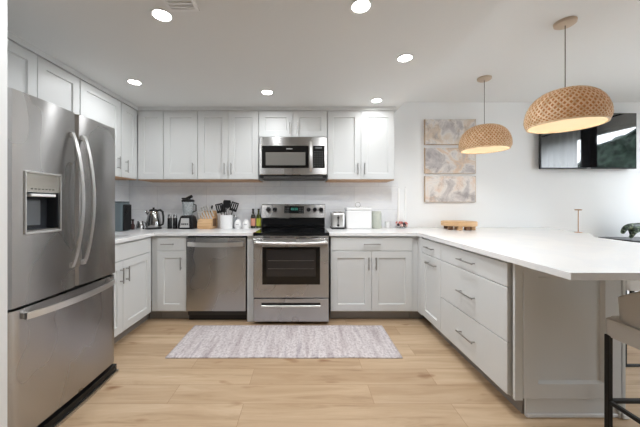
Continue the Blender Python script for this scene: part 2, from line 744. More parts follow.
# corner filler right
t = thing('corner_filler', 'grey filler in the corner between the two-door base and the peninsula', 'filler', (1.100, YF, 0))
obj('panel', box(B(), 0, .072, .001, .02, ZB, ZT, .001), 'paint', t)
obj('return_panel', box(B(), .056, .072, -.108, -.001, ZB, ZT, .001), 'paint', t)
obj('toe_kick', box(B(), 0, .14, .07, .085, 0, ZB - .002), 'toe', t, label='recessed grey toe kick')

# left run: sink base, faces +x
t = thing('sink_cabinet', 'grey sink base cabinet with false front and two doors beside the refrigerator', 'cabinet', (-1.575, 2.075, 0), PI / 2)
bm = B()
box(bm, 0, .795, .001, .018, ZB, ZT, .001)
box(bm, 0, .018, .018, .612, ZB, ZT)
box(bm, .777, .795, .018, .612, ZB, ZT)
box(bm, .018, .777, .018, .612, ZB, ZB + .018)
obj('body', bm, 'paint', t)
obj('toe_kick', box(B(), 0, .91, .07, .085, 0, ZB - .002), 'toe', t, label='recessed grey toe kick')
drawer(t, 0, .795, .724, .866)
door(t, 0, .352, .112, .722, (.315, .60, .13, True))
door(t, .352, .795, .112, .722, (.392, .60, .13, True))
obj('filler_strip', box(B(), .797, .836, .001, .02, ZB, ZT, .001), 'paint', t)

# peninsula run faces -x : local x -> -y
XP = 1.175
t = thing('base_cabinet', 'grey peninsula cabinet with a small drawer over a pull-out door, at the far end', 'cabinet', (XP, 2.806, 0), -PI / 2)
body(t, .387, .585, ZB, ZT)
drawer(t, 0, .387, .728, .866, (.19, .797, .16, False))
door(t, 0, .387, .112, .726, (.23, .655, .19, False))
t = thing('drawer_cabinet', 'wide grey peninsula cabinet with a stack of three flat drawers', 'cabinet', (XP, 2.417, 0), -PI / 2)
body(t, .790, .580, ZB, ZT)
drawer(t, 0, .795, .728, .866, (.40, .797, .20, False))
drawer(t, 0, .795, .414, .726, (.40, .562, .20, False))
drawer(t, 0, .795, .112, .412, (.40, .262, .20, False))
# peninsula end
t = thing('peninsula_end_panel', 'large grey framed end panel of the peninsula under the counter overhang', 'panel', (XP, 1.607, 0))
obj('corner_post', box(B(), 0, .045, -.018, 0, ZB, ZT, .0015), 'paint', t)
obj('framed_panel', shaker(B(), .047, .585, ZB + .012, ZT, .082, .020, ch=.012, dp=.017), 'paint', t)
obj('baseboard', box(B(), .075, .585, -.004, .012, 0, ZB + .010, .001), 'paint', t)
obj('shoe_molding', box(B(), .072, .590, -.012, -.002, 0, .022, .004), 'trim', t, label='white shoe molding')
bm = B()
box(bm, .588, .600, -.014, .01, 0, ZT, .001)
box(bm, .606, .624, -.014, .01, 0, ZT, .001)
box(bm, .600, .606, -.002, .01, 0, ZT)
obj('edge_pilaster', bm, 'paint', t)
obj('foot_block', box(B(), .598, .640, -.026, -.0145, 0, .03, .006), 'trim', t, label='small white foot block')
t = thing('peninsula_back_panel', 'plain grey panel along the dining side of the peninsula', 'panel', (1.768, 1.64, 0))
obj('panel', box(B(), 0, .018, 0, 1.89, 0, ZT, .001), 'paint', t)

# upper cabinets, back wall
YU = 3.223
ZU0, ZU1 = 1.484, 2.255


def upper(root, w, d, z0=ZU0, z1=ZU1, wood=True):
    obj('body', box(B(), 0, w, .001, d, z0, z1, .001), 'paint', root)
    if wood:
        obj('bottom_panel', box(B(), 0.001, w - .001, -.012, d, z0 - .010, z0 - .001, .001), 'rawwood', root, label='unpainted tan plywood underside')


DU = YW - YU - .002
t = thing('wall_cabinet', 'single-door grey wall cabinet in the back corner, above the kettle', 'cabinet', (-1.887, YU, 0))
upper(t, .287, DU)
door(t, 0, .287, ZU0, ZU1)
t = thing('wall_cabinet', 'single-door grey wall cabinet second from the back corner, above the blender', 'cabinet', (-1.597, YU, 0))
upper(t, .384, DU)
door(t, 0, .384, ZU0, ZU1, (.338, 1.60, .13, True))
t = thing('wall_cabinet', 'double-door grey wall cabinet directly left of the microwave', 'cabinet', (-1.210, YU, 0))
upper(t, .685, DU)
door(t, 0, .3425, ZU0, ZU1, (.305, 1.60, .13, True))
door(t, .3425, .685, ZU0, ZU1, (.380, 1.60, .13, True))
t = thing('wall_cabinet', 'short double-door grey wall cabinet above the microwave', 'cabinet', (-.521, YU, 0))
upper(t, .770, DU, 1.962, ZU1, False)
door(t, 0, .385, 1.962, ZU1, (.352, 2.055, .13, True))
door(t, .385, .770, 1.962, ZU1, (.436, 2.055, .13, True))
t = thing('wall_cabinet', 'double-door grey wall cabinet right of the microwave', 'cabinet', (.253, YU, 0))
upper(t, .756, DU)
door(t, 0, .378, ZU0, ZU1, (.340, 1.60, .13, True))
door(t, .378, .756, ZU0, ZU1, (.417, 1.60, .13, True))
# left wall uppers
XU = -1.909
DL = .279
t = thing('wall_cabinet', 'short double-door grey wall cabinet above the refrigerator', 'cabinet', (XU, 1.628, 0), PI / 2)
upper(t, .756, DL, 1.80, ZU1, False)
door(t, 0, .378, 1.80, ZU1)
door(t, .378, .756, 1.80, ZU1)
t = thing('wall_cabinet', 'tall grey wall cabinet just past the refrigerator on the left wall', 'cabinet', (XU, 2.390, 0), PI / 2)
upper(t, .524, DL)
door(t, 0, .524, ZU0, ZU1, (.47, 1.62, .13, True))
t = thing('wall_cabinet', 'narrow grey corner wall cabinet at the end of the left wall', 'cabinet', (XU, 2.928, 0), PI / 2)
upper(t, .270, DL)
door(t, 0, .270, ZU0, ZU1, (.06, 1.60, .13, True))

# ------------------------------------------------------------------ countertops
xs = [XL + .002, -2.06, -1.625, -1.532, -.526]
ys = [2.075, 2.17, 2.68, 2.873, YW - .012]
bm = slab(B(), xs, ys, lambda i, j: (i <= 2 or j == 3) and not (i == 1 and j == 1), .882, .914)
o = obj('countertop', bm, 'quartz')
md = o.modifiers.new('b', 'BEVEL'); md.width = .002; md.segments = 2
tag(o, 'white quartz counter wrapping the left corner, with the sink cut into it', 'countertop')
bm = B()
prism(bm, [(.246, 2.873), (1.125, 2.873), (1.148, 2.85), (1.114, 1.190), (2.50, 1.190), (2.50, 2.2), (2.55, 2.50), (2.86, 2.85), (2.95, YW - .012), (.246, YW - .012)], .882, .914, .002)
o = obj('countertop', bm, 'quartz')
tag(o, 'white quartz counter from the range round onto the wide peninsula', 'countertop')

# sink
t = thing('sink', 'stainless undermount sink set in the left counter', 'sink', (-1.842, 2.425, .69))
bm = B()
hx, hy = .225, .262
box(bm, -hx, hx, -hy, hy, 0, .008)
for a in ((-hx, -hx + .006, -hy, hy), (hx - .006, hx, -hy, hy), (-hx + .006, hx - .006, -hy, -hy + .006), (-hx + .006, hx - .006, hy - .006, hy)):
    box(bm, *a, .008, .190)
obj('basin', bm, 'steel', t)
bm = lathe(B(), [(0, .009), (.04, .009), (.045, .013), (.03, .012), (0, .011)], 24)
obj('drain', bm, 'chrome', t, smooth=True)

# ------------------------------------------------------------------ refrigerator (faces +x; local x -> +y)
t = thing('refrigerator', 'large stainless steel french-door refrigerator with water dispenser', 'refrigerator', (-1.365, 1.306, 0), PI / 2)
W = .748
obj('body', box(B(), 0.004, W - .004, .075, .79, .03, 1.735, .004), mat('fridge_side', (120, 120, 122), .4, .6), t)


def curved_front(x0, x1, z0, z1, bulge, thick=.068, hole=None, rc=.014, nz=1):
    """panel whose face bows outwards across its width"""
    bm = B()
    n = 28
    xs_ = [x0 + (x1 - x0) * i / n for i in range(n + 1)]
    zs_ = [z0, z1]
    if hole:
        hx0, hx1, hz0, hz1 = hole
        xs_ = sorted(set([x for x in xs_ if not (abs(x - hx0) < .008 or abs(x - hx1) < .008)] + [hx0, hx1]))
        zs_ = [z0, hz0, hz1, z1]

    def yf(x):
        u = (x - x0) / (x1 - x0)
        y = -bulge * (1 - (2 * u - 1) ** 2)
        d = min(x - x0, x1 - x)
        if d < rc:
            y += rc - math.sqrt(max(0, rc * rc - (rc - d) ** 2))
        return y
    V = {}

    def v(i, j, back=False):
        k = (i, j, back)
        if k not in V:
            V[k] = bm.verts.new((xs_[i], thick if back else yf(xs_[i]), zs_[j]))
        return V[k]
    nx, nz_ = len(xs_) - 1, len(zs_) - 1
    ish = lambda i, j: hole and j == 1 and xs_[i] >= hole[0] - 1e-6 and xs_[i + 1] <= hole[1] + 1e-6
    for i in range(nx):
        for j in range(nz_):
            if not ish(i, j):
                bm.faces.new((v(i, j), v(i + 1, j), v(i + 1, j + 1), v(i, j + 1)))
        bm.faces.new((v(i, 0), v(i + 1, 0), v(i + 1, 0, True), v(i, 0, True)))
        bm.faces.new((v(i, nz_), v(i + 1, nz_), v(i + 1, nz_, True), v(i, nz_, True)))
    for j in range(nz_):
        for i in (0, nx):
            bm.faces.new((v(i, j), v(i, j + 1), v(i, j + 1, True), v(i, j, True)))
    return bm


XSEAM = .392
HOLE = (.072, .272, 1.057, 1.362)
dl = obj('door', curved_front(.002, XSEAM - .003, .712, 1.742, .008, hole=HOLE), 'steel', t, smooth=True, label='steel left door with dispenser')
dr = obj('door', curved_front(XSEAM + .003, W - .002, .712, 1.742, .008), 'steel', t, smooth=True)
dz = obj('freezer_drawer', curved_front(.002, W - .002, .075, .698, .010), 'steel', t, smooth=True)
# kick grille
bm = B()
n = 20
pl = [(0.01 + (W - .02) * i / n, -.012 - .012 * (1 - (2 * i / n - 1) ** 2)) for i in range(n + 1)]
prism(bm, pl + [(W - .01, .06), (.01, .06)], .008, .058, .006)
obj('kick_grille', bm, 'blackmetal', t, smooth=True, label='black bowed kick grille')
obj('grille_lip', prism(B(), [(x, y - .012) for x, y in pl] + [(W - .01, .02), (.01, .02)], .0, .018, .003), M['nickel'], t)
# seam gasket
bm = B()
box(bm, .01, W - .01, .02, .07, .70, .71)
box(bm, XSEAM - .002, XSEAM + .002, .02, .07, .71, 1.735)
obj('gasket', bm, 'black', t)
# handles
for hx, par in ((XSEAM - .045, dl), (XSEAM + .040, dr)):
    pts, tv = [], []
    for k in range(25):
        u = k / 24
        z = .835 + u * .785
        pts.append((hx, -.012 - .062 * math.sin(PI * u) ** .75, z))
    bm = ribbon(B(), pts, (.011, 0, 0), (0, .004, 0))
    box(bm, hx - .012, hx + .012, -.018, .004, .835, .862)
    box(bm, hx - .012, hx + .012, -.018, .004, 1.593, 1.62)
    obj('handle', bm, 'steel_handle', par, smooth=True, label='bowed flat steel handle')
pts = []
for k in range(25):
    u = k / 24
    pts.append((.065 + u * .640, -.018 - .05 * math.sin(PI * u) ** .7, .66))
bm = ribbon(B(), pts, (0, 0, .016), (0, .006, 0))
box(bm, .065, .09, -.022, .004, .646, .674)
box(bm, .68, .705, -.022, .004, .646, .674)
obj('handle', bm, 'steel_handle', dz, smooth=True, label='long bowed steel drawer handle')
# dispenser
hx0, hx1, hz0, hz1 = HOLE
yd = -.007
bm = B()
for a in ((hx0 - .003, hx0 + .005, hz0, hz1), (hx1 - .005, hx1 + .003, hz0, hz1), (hx0 - .003, hx1 + .003, hz1 - .005, hz1 + .004), (hx0 - .003, hx1 + .003, hz0 - .004, hz0 + .006)):
    box(bm, a[0], a[1], -.012, .02, a[2], a[3], .002)
dsp = obj('dispenser', bm, 'steel_handle', t, label='steel-framed water and ice dispenser')
obj('control_panel', box(B(), hx0 + .005, hx1 - .005, -.006, .03, 1.262, hz1 - .005, .003), mat('dispenser_panel', (196, 194, 186), .18, .85), dsp)
bm = B()
box(bm, hx0 + .004, hx1 - .004, .060, .066, hz0, 1.262)
box(bm, hx0 + .004, hx0 + .009, .0, .06, hz0, 1.262)
box(bm, hx1 - .009, hx1 - .004, .0, .06, hz0, 1.262)
box(bm, hx0 + .009, hx1 - .009, .0, .06, 1.256, 1.262)
obj('recess', bm, mat('recess_grey', (52, 55, 60), .35, .2), dsp)
obj('drip_tray', box(B(), hx0 + .009, hx1 - .009, -.004, .06, hz0 + .002, hz0 + .014, .002), 'nickel', dsp)
obj('dispenser_lip', box(B(), hx0 + .03, hx1 - .03, -.010, .03, 1.240, 1.254, .003), 'trim', dsp, label='pale bar over the recess')
obj('paddle', box(B(), hx0 + .045, hx1 - .060, .046, .056, 1.09, 1.225, .004), mat('paddle_grey', (112, 116, 120), .3, .4), dsp)
bm = B()
for k in range(7):
    box(bm, hx0 + .03 + k * .02, hx0 + .04 + k * .02, -.0072, -.006, 1.276, 1.281)
obj('button_row', bm, 'gap', dsp)

# ------------------------------------------------------------------ dishwasher
t = thing('dishwasher', 'stainless steel dishwasher with bowed bar handle between cabinet and range', 'dishwasher', (-1.209, 2.900, 0))
obj('body', box(B(), .003, .607, .03, .60, .06, .872), 'gap', t)
dd = obj('door', box(B(), .003, .607, -.022, .03, .118, .864, .004, 2), 'steel', t)
pts = [(.025 + .560 * k / 20, -.036 - .022 * math.sin(PI * k / 20) ** .7, .800 - .006 * math.sin(PI * k / 20)) for k in range(21)]
bm = ribbon(B(), pts, (0, 0, .022), (0, .006, 0))
box(bm, .025, .05, -.04, -.02, .785, .815)
box(bm, .56, .585, -.04, -.02, .785, .815)
obj('handle', bm, 'steel_handle', dd, smooth=True, label='wide pale steel handle')
obj('kick_plate', box(B(), .005, .605, .05, .06, .004, .112), 'black', t, label='black recessed kick plate')

# ------------------------------------------------------------------ range
t = thing('range', 'stainless steel freestanding range with black glass cooktop and rear control panel', 'range', (-.519, 2.84, 0))
RW = .760
obj('body', box(B(), .002, RW - .002, .032, .675, .03, .900, .002), mat('range_side', (70, 70, 72), .4, .5), t)
for fx_, fy_ in ((.05, .1), (RW - .09, .1), (.05, .55), (RW - .09, .55)):
    obj('leveling_foot', box(B(), fx_, fx_ + .04, fy_, fy_ + .04, 0, .03), 'black', t)
ck = obj('cooktop', box(B(), 0, RW, -.006, .60, .885, .918, .006, 2), 'blackglass', t, label='black glass cooktop')
mb = mat('burner_ring', (70, 72, 76), .25)
for (bx_, by_, br_) in ((.20, .16, .10), (.56, .16, .115), (.20, .43, .085), (.56, .43, .08)):
    bm = B()
    for rr in (br_, br_ * .62):
        lathe(bm, [(rr - .002, .9183), (rr, .9186), (rr + .002, .9183)], 40, (bx_, by_, 0))
    obj('burner', bm, mb, ck, smooth=True)
# front trim with vents
bm = B()
box(bm, .002, RW - .002, -.004, .03, .866, .884, .002)
ft = obj('front_trim', bm, 'steel', t)
for k in range(5):
    obj('vent_slot', box(B(), .10 + k * .12, .17 + k * .12, -.0055, -.0035, .871, .876), 'black', ft)
od = obj('oven_door', box(B(), .004, RW - .004, -.016, .03, .272, .862, .004, 2), 'steel', t)
obj('window_frame', box(B(), .094, .669, -.0185, -.015, .404, .778, .002), 'blackglass', od, label='black glass window border')
mg_ = mat('oven_glass', (44, 42, 42), .08)
obj('window_glass', box(B(), .135, .625, -.0200, -.0185, .485, .755), mg_, od, label='dark oven window pane')
bm = B()
for z_ in (.64, .56):
    box(bm, .15, .61, -.0207, -.0200, z_, z_ + .004)
obj('reflected_line', bm, mat('reflection_grey', (110, 108, 105), .3, .5), od)  # horizontal reflection in the oven window, built as thin grey bars
pts = [(.022 + .716 * k / 20, -.045 - .016 * math.sin(PI * k / 20) ** .6, .826 - .010 * math.sin(PI * k / 20)) for k in range(21)]
bm = tube(B(), pts, .013, 12)
box(bm, .03, .055, -.05, -.014, .815, .84, .003)
box(bm, RW - .055, RW - .03, -.05, -.014, .815, .84, .003)
obj('handle', bm, 'steel_handle', od, smooth=True, label='long bowed steel handle')
sd = obj('storage_drawer', box(B(), .004, RW - .004, -.012, .03, .032, .262, .004, 2), 'steel', t)
obj('recess', box(B(), .085, .672, -.0135, -.011, .196, .222, .001), 'black', sd, label='dark finger recess')
obj('handle_lip', box(B(), .085, .672, -.026, -.012, .180, .198, .003), 'steel_handle', sd, label='bright steel lip')
# backguard
bm = B()
box(bm, 0.0, RW, .605, .672, .918, 1.032, .004)
bgd = obj('backguard', bm, 'blackglass', t, label='black glass back panel')
bm = B()
poly = [(.598, 1.030), (.586, 1.042), (.600, 1.197), (.615, 1.206), (.672, 1.206), (.672, 1.030)]
fa = [[bm.verts.new((x, y, z)) for y, z in poly] for x in (-.004, RW + .004)]
bm.faces.new(fa[0]); bm.faces.new(fa[1][::-1])
for k in range(6):
    j = (k + 1) % 6
    bm.faces.new((fa[0][k], fa[0][j], fa[1][j], fa[1][k]))
bmesh.ops.bevel(bm, geom=bm.edges[:], offset=.003, segments=2, affect='EDGES')
cp = obj('control_panel', bm, 'steel', t)
disp = obj('display', box(B(), .270, .506, .584, .600, 1.094, 1.180, .002), 'blackglass', cp, label='black clock display')
md_ = emit(mat('teal_digits', (60, 130, 120), .4), (90, 210, 180), .25)
bm = B()
for cx_ in (.352, .372, .396, .416):
    box(bm, cx_, cx_ + .003, .5825, .584, 1.130, 1.160)
    box(bm, cx_ + .010, cx_ + .013, .5825, .584, 1.130, 1.160)
    box(bm, cx_, cx_ + .013, .5825, .584, 1.143, 1.146)
obj('digits', bm, md_, disp)
bm = B()
for r_ in range(3):
    for c_ in range(3):
        box(bm, .282 + c_ * .018, .292 + c_ * .018, .5825, .584, 1.106 + r_ * .024, 1.111 + r_ * .024)
        box(bm, .446 + c_ * .018, .456 + c_ * .018, .5825, .584, 1.106 + r_ * .024, 1.111 + r_ * .024)
obj('buttons', bm, mat('button_grey', (130, 134, 136), .5), disp)
bm = B()
for k, x_ in enumerate((.078, .154, .562, .638, .712)):
    bm = B()
    tube(bm, [(x_, .598, 1.138), (x_, .588, 1.138)], .031, 24)
    kb = obj('knob_ring', bm, 'chrome', cp, smooth=True)
    bm = B()
    tube(bm, [(x_, .588, 1.138), (x_, .562, 1.138)], [.026, .022], 24)
    box(bm, x_ - .005, x_ + .005, .553, .564, 1.116, 1.160, .002)
    obj('knob', bm, 'black', kb, smooth=True)

# ------------------------------------------------------------------ microwave
t = thing('microwave', 'stainless over-the-range microwave with black door and keypad', 'microwave', (-.510, 3.155, 1.495))
MW = .758
obj('body', box(B(), .002, MW - .002, .03, .365, .035, .452, .003), mat('microwave_body', (60, 60, 62), .4, .4), t)
fr_ = obj('front_frame', box(B(), 0, MW, 0, .03, .035, .455, .006, 2), 'steel', t)
dg = obj('door_glass', box(B(), .030, .552, -.004, .002, .110, .358, .002), 'blackglass', t, label='black glass door')
obj('window', box(B(), .072, .514, -.0052, -.004, .140, .285, .001), mat('microwave_screen', (126, 124, 120), .15, .3), dg, label='grey mesh window')
bm = B()
for k in range(9):
    box(bm, .305 + k * .0075, .3095 + k * .0075, -.0054, -.004, .318, .328)
obj('logo', bm, mat('logo_grey', (190, 190, 190), .4), dg)
bm = ribbon(B(), [(.576, -.012 - .022 * math.sin(PI * k / 12) ** .6, .070 + .33 * k / 12) for k in range(13)], (.013, 0, 0), (0, .006, 0))
box(bm, .565, .587, -.014, .002, .070, .088)
box(bm, .565, .587, -.014, .002, .384, .402)
obj('handle', bm, 'steel_handle', t, smooth=True, label='vertical bowed steel handle')
kp = obj('keypad', box(B(), .598, .728, -.004, .002, .110, .358, .002), 'blackglass', t, label='black glass keypad')
bm = B()
for r_ in range(7):
    for c_ in range(4):
        box(bm, .612 + c_ * .028, .625 + c_ * .028, -.0052, -.004, .130 + r_ * .026, .140 + r_ * .026)
box(bm, .625, .70, -.0052, -.004, .325, .345)
obj('keys', bm, mat('key_grey', (96, 98, 100), .5), kp)
bm = box(B(), .006, MW - .006, .012, .36, 0, .034, .004)
ug = obj('underside_vent', bm, 'black', t, label='black vented underside')
obj('underside_rail', box(B(), .05, MW - .05, .004, .013, .006, .014, .002), 'nickel', ug)

# ------------------------------------------------------------------ rug
bm = B()
bmesh.ops.create_grid(bm, x_segments=90, y_segments=30, size=1)
for v in bm.verts:
    x, y = v.co.x * .925, v.co.y * .297
    ed = .004 * noise.noise(Vector((x * 5, y * 5, 1)))
    v.co = (x + ed, y + .006 * noise.noise(Vector((x * 3, 0, 9))), .006 + .0014 * noise.noise(Vector((x * 4, y * 4, 0))))
o = obj('rug', bm, 'rug', smooth=True, loc=(-.165, 2.510, .001))
md = o.modifiers.new('s', 'SOLIDIFY'); md.thickness = .006; md.offset = -1
tag(o, 'flat pale striped pinkish-grey runner rug on the oak floor', 'rug')

# ------------------------------------------------------------------ ceiling fittings
mlamp = emit(mat('lamp_lens', (255, 255, 250), .5), (255, 252, 246), 30)
t = thing('recessed_light', '', 'ceiling light', (0, 0, 0), 0, 'recessed ceiling lights')
obj('trim_ring', lathe(B(), [(.058, 0), (.061, -.003), (.059, -.006), (.050, -.005), (.047, -.001), (.047, 0)], 36), 'trim', t, smooth=True)
obj('lens', lathe(B(), [(0, -.0045), (.036, -.0045), (.048, -.0030)], 36), mlamp, t, smooth=True)
spots = [(-.83, 1.648, 'recessed ceiling light nearest the refrigerator, beside the ceiling vent'),
         (.31, 1.573, 'nearest recessed ceiling light, at the top edge in the middle of the ceiling'),
         (.75, 2.13, 'recessed ceiling light nearest the edge where the lower ceiling ends'),
         (-1.53, 2.55, 'recessed ceiling light close to the left wall cabinets'),
         (-.37, 2.78, 'recessed ceiling light in front of the cabinet left of the microwave'),
         (.755, 3.00, 'recessed ceiling light in front of the cabinet right of the microwave')]
for i, (x, y, lb) in enumerate(spots):
    if i == 0:
        t.location = (x, y, HK); t['label'] = lb
        r = t
    else:
        r = dup(t, (x, y, HK), lb)
    ld = area('lamp_light', (x, y, HK - .012), (0, 0, 0), .10, .10, LAMP_W * (1, 1.15, 1.1, .32, .36, .15)[i], (.94, .97, 1.0), shape='DISK', spread=math.radians(170))
t = thing('ceiling_vent', 'white slatted ceiling register beside the nearest left recessed light', 'vent', (-.68, 1.455, HK))
bm = B()
for a in ((-.085, .085, -.155, -.135), (-.085, .085, .135, .155), (-.085, -.065, -.135, .135), (.065, .085, -.135, .135)):
    box(bm, a[0], a[1], a[2], a[3], -.008, 0, .002)
obj('frame', bm, 'trim', t)
bm = B()
for k in range(9):
    box(bm, -.065, .065, -.125 + k * .03, -.112 + k * .03, -.007, -.001)
obj('slats', bm, 'trim', t)

# ------------------------------------------------------------------ pendants
def shade_profile(u, R, H):
    # u 0 bottom rim .. 1 top collar -> (r, z)
    P = [(.93, 0), (.985, .09), (1.0, .22), (.975, .40), (.90, .59), (.77, .77), (.57, .91), (.34, .98), (.12, 1.0)]
    f = u * (len(P) - 1)
    i = min(int(f), len(P) - 2)
    w = f - i
    p0 = P[max(i - 1, 0)]; p1 = P[i]; p2 = P[i + 1]; p3 = P[min(i + 2, len(P) - 1)]
    cr = lambda a, b, c, d: .5 * (2 * b + (c - a) * w + (2 * a - 5 * b + 4 * c - d) * w * w + (3 * b - a - 3 * c + d) * w ** 3)
    return cr(p0[0], p1[0], p2[0], p3[0]) * R, cr(p0[1], p1[1], p2[1], p3[1]) * H


t = thing('pendant_lamp', '', 'pendant lamp', (0, 0, 0), 0, 'woven bamboo pendants over the peninsula')
R_, H_ = .228, .245
ZB_ = -HD + 1.750      # rim height relative to ceiling
obj('canopy', lathe(B(), [(0, -.026), (.05, -.026), (.062, -.018), (.064, 0), (0, 0)], 28), M['brass'] if False else mat('pale_canopy', (196, 178, 158), .5), t, smooth=True)
obj('cord', tube(B(), [(0, 0, -.02), (0, 0, ZB_ + H_ + .01)], .0028, 8), mat('cord_grey', (120, 112, 102), .7), t, smooth=True)
bm = B()
NS = 46
SEG = 30
for d_ in (1, -1):
    for k in range(NS):
        a0 = 2 * PI * k / NS
        prev = None
        for s_ in range(SEG + 1):
            u = s_ / SEG
            r_, z_ = shade_profile(u, R_, H_)
            # over-under weave offset
            ph = (s_ * NS / SEG * .0)
            a = a0 + d_ * u * 1.25
            off = .0022 * math.sin(NS * (2 * u * 1.25) * .5 / 1.0 + (0 if d_ > 0 else PI) + k * PI)
            rr = r_ + off
            w_ = min(.0062, .19 * 2 * PI * max(r_, .03) / NS)
            da = w_ / max(rr, .02)
            p = (bm.verts.new((rr * math.cos(a - da), rr * math.sin(a - da), ZB_ + z_)), bm.verts.new((rr * math.cos(a + da), rr * math.sin(a + da), ZB_ + z_)))
            if prev:
                bm.faces.new((prev[0], prev[1], p[1], p[0]))
            prev = p
sh = obj('shade', bm, 'bamboo', t, label='woven bamboo dome shade')
md = sh.modifiers.new('s', 'SOLIDIFY'); md.thickness = .0016; md.offset = 0
prof = []
for s_ in range(25):
    r_, z_ = shade_profile(s_ / 24, R_, H_)
    prof.append((r_ - .008, ZB_ + z_ - .002))
obj('gap_shadow', lathe(B(), [(r_ + .0045, z_ + .001) for r_, z_ in prof], 48), 'gap_shadow', sh, smooth=True, label='dark brown layer added behind the weave as shadow in its gaps')
ln = obj('lining', lathe(B(), prof, 48), 'lining', sh, smooth=True, label='cream inner lining')
bm = B()
r0, z0 = shade_profile(0, R_, H_)
tube(bm, [(r0 * math.cos(2 * PI * k / 48), r0 * math.sin(2 * PI * k / 48), ZB_) for k in range(49)], .0065, 8, cap=False)
obj('rim', bm, 'bamboo', sh, smooth=True)
obj('socket', lathe(B(), [(0, ZB_ + H_ + .012), (.02, ZB_ + H_ + .010), (.02, ZB_ + H_ - .07), (0, ZB_ + H_ - .07)], 20), 'trim', t, smooth=True)
mbulb = emit(mat('warm_bulb', (255, 240, 210), .4), (255, 226, 180), 5)
bm = B()
bmesh.ops.create_uvsphere(bm, u_segments=20, v_segments=12, radius=.032, matrix=Matrix.Translation((0, 0, ZB_ + H_ - .105)))
obj('bulb', bm, mbulb, t, smooth=True)
t.location = (1.81, 1.976, HD)
t['label'] = 'woven bamboo dome pendant nearest the camera, in front of the television'
dup(t, (1.80, 2.85, HD), 'woven bamboo dome pendant farther away, beside the three paintings')
for x, y in ((1.81, 1.976), (1.80, 2.85)):
    l = bpy.data.lights.new('pendant_light', 'POINT')
    l.energy = PENDANT_W
    l.color = (1, .93, .83)
    l.shadow_soft_size = .035
    o = bpy.data.objects.new('pendant_light', l)
    COL.objects.link(o)
    o.location = (x, y, HD + ZB_ + .085)

# ------------------------------------------------------------------ wall art and television
arts = [(1.942, 2.250, 3.1, (214, 198, 180), 'top canvas of the three stacked abstract paintings, smoky grey and beige'),
        (1.586, 1.898, 7.7, (216, 192, 168), 'middle canvas of the three stacked abstract paintings, with peach streaks'),
        (1.231, 1.548, 12.4, (220, 200, 184), 'bottom canvas of the three stacked abstract paintings, pale beige')]
for i, (z0, z1, sd_, pc, lb) in enumerate(arts):
    t = thing('painting', lb, 'painting', (1.482, YW, z0), 0, 'abstract canvases stacked on the back wall')
    obj('canvas', box(B(), 0, .618, -.032, -.002, 0, z1 - z0, .003), art_mat('abstract_art', sd_, pc), t)
    bm = B()
    box(bm, -.004, .0, -.030, -.001, -.003, z1 - z0 + .003)
    box(bm, .618, .622, -.030, -.001, -.003, z1 - z0 + .003)
    box(bm, 0, .618, -.030, -.001, -.003, -.0005)
    obj('edge_frame', bm, mat('oak_edge', (186, 160, 130), .5), t)

t = thing('television', 'black wall-mounted flat television on the back wall behind the near pendant', 'television', (2.861, 3.45, 1.634))
obj('casing', box(B(), 0, 1.169, 0, .03, 0, .676, .003), 'black', t)
obj('screen', box(B(), .010, 1.159, -.0015, .0, .014, .666), mat('tv_screen', (4, 5, 6), .035, 0, IOR=3.0), t, label='glossy black screen')
bm = B()
box(bm, .45, .72, .03, .062, .2, .46)
obj('wall_mount', bm, 'blackmetal', t)
obj('badge', box(B(), .560, .610, -.003, -.0015, .003, .009), 'nickel', t)

# ------------------------------------------------------------------ counter items, left
CT = .9145


# coffee brewer
t = thing('coffee_brewer', 'slate grey pod coffee maker at the left end of the counter, beside the refrigerator', 'coffee maker', (-1.985, 3.06, CT))
bm = B()
prism(bm, [(-.08, -.075), (.050, -.075), (.058, -.06), (.058, .075), (-.08, .075)], 0, .30, .012)
obj('body', bm, mat('slate_plastic', (104, 118, 124), .35), t, smooth=True)
obj('lid', box(B(), -.075, .055, -.07, .07, .30, .320, .008, 2), mat('slate_lid', (92, 104, 108), .3), t, smooth=True)
obj('water_tank', box(B(), .0585, .075, -.06, .07, .01, .285, .006, 2), 'black', t)
obj('handle', tube(B(), [(.066, -.03, .25), (.092, -.04, .25), (.094, -.042, .20), (.070, -.03, .18)], .007, 8), 'black', t, smooth=True)
# small items
t = thing('sauce_bottle', 'small dark red bottle between coffee maker and kettle', 'bottle', (-1.97, 3.25, CT))
obj('body', lathe(B(), [(0, 0), (.018, 0), (.020, .05), (.010, .07), (.010, .10), (0, .10)], 16), mat('dark_red', (70, 38, 36), .4), t, smooth=True)
obj('cap', lathe(B(), [(0, .10), (.014, .10), (.014, .118), (0, .12)], 14), 'black', t, smooth=True)
t = thing('milk_pitcher', 'small shiny metal pitcher left of the kettle', 'pitcher', (-1.893, 3.26, CT))
obj('body', lathe(B(), [(0, 0), (.040, 0), (.044, .02), (.036, .06), (.030, .082), (.034, .095), (.031, .095), (.027, .082), (.033, .06), (.04, .02), (0, .006)], 24), 'chrome', t, smooth=True)
obj('handle', tube(B(), [(.034, 0, .085), (.060, 0, .080), (.064, 0, .045), (.040, 0, .025)], .004, 8), 'chrome', t, smooth=True)
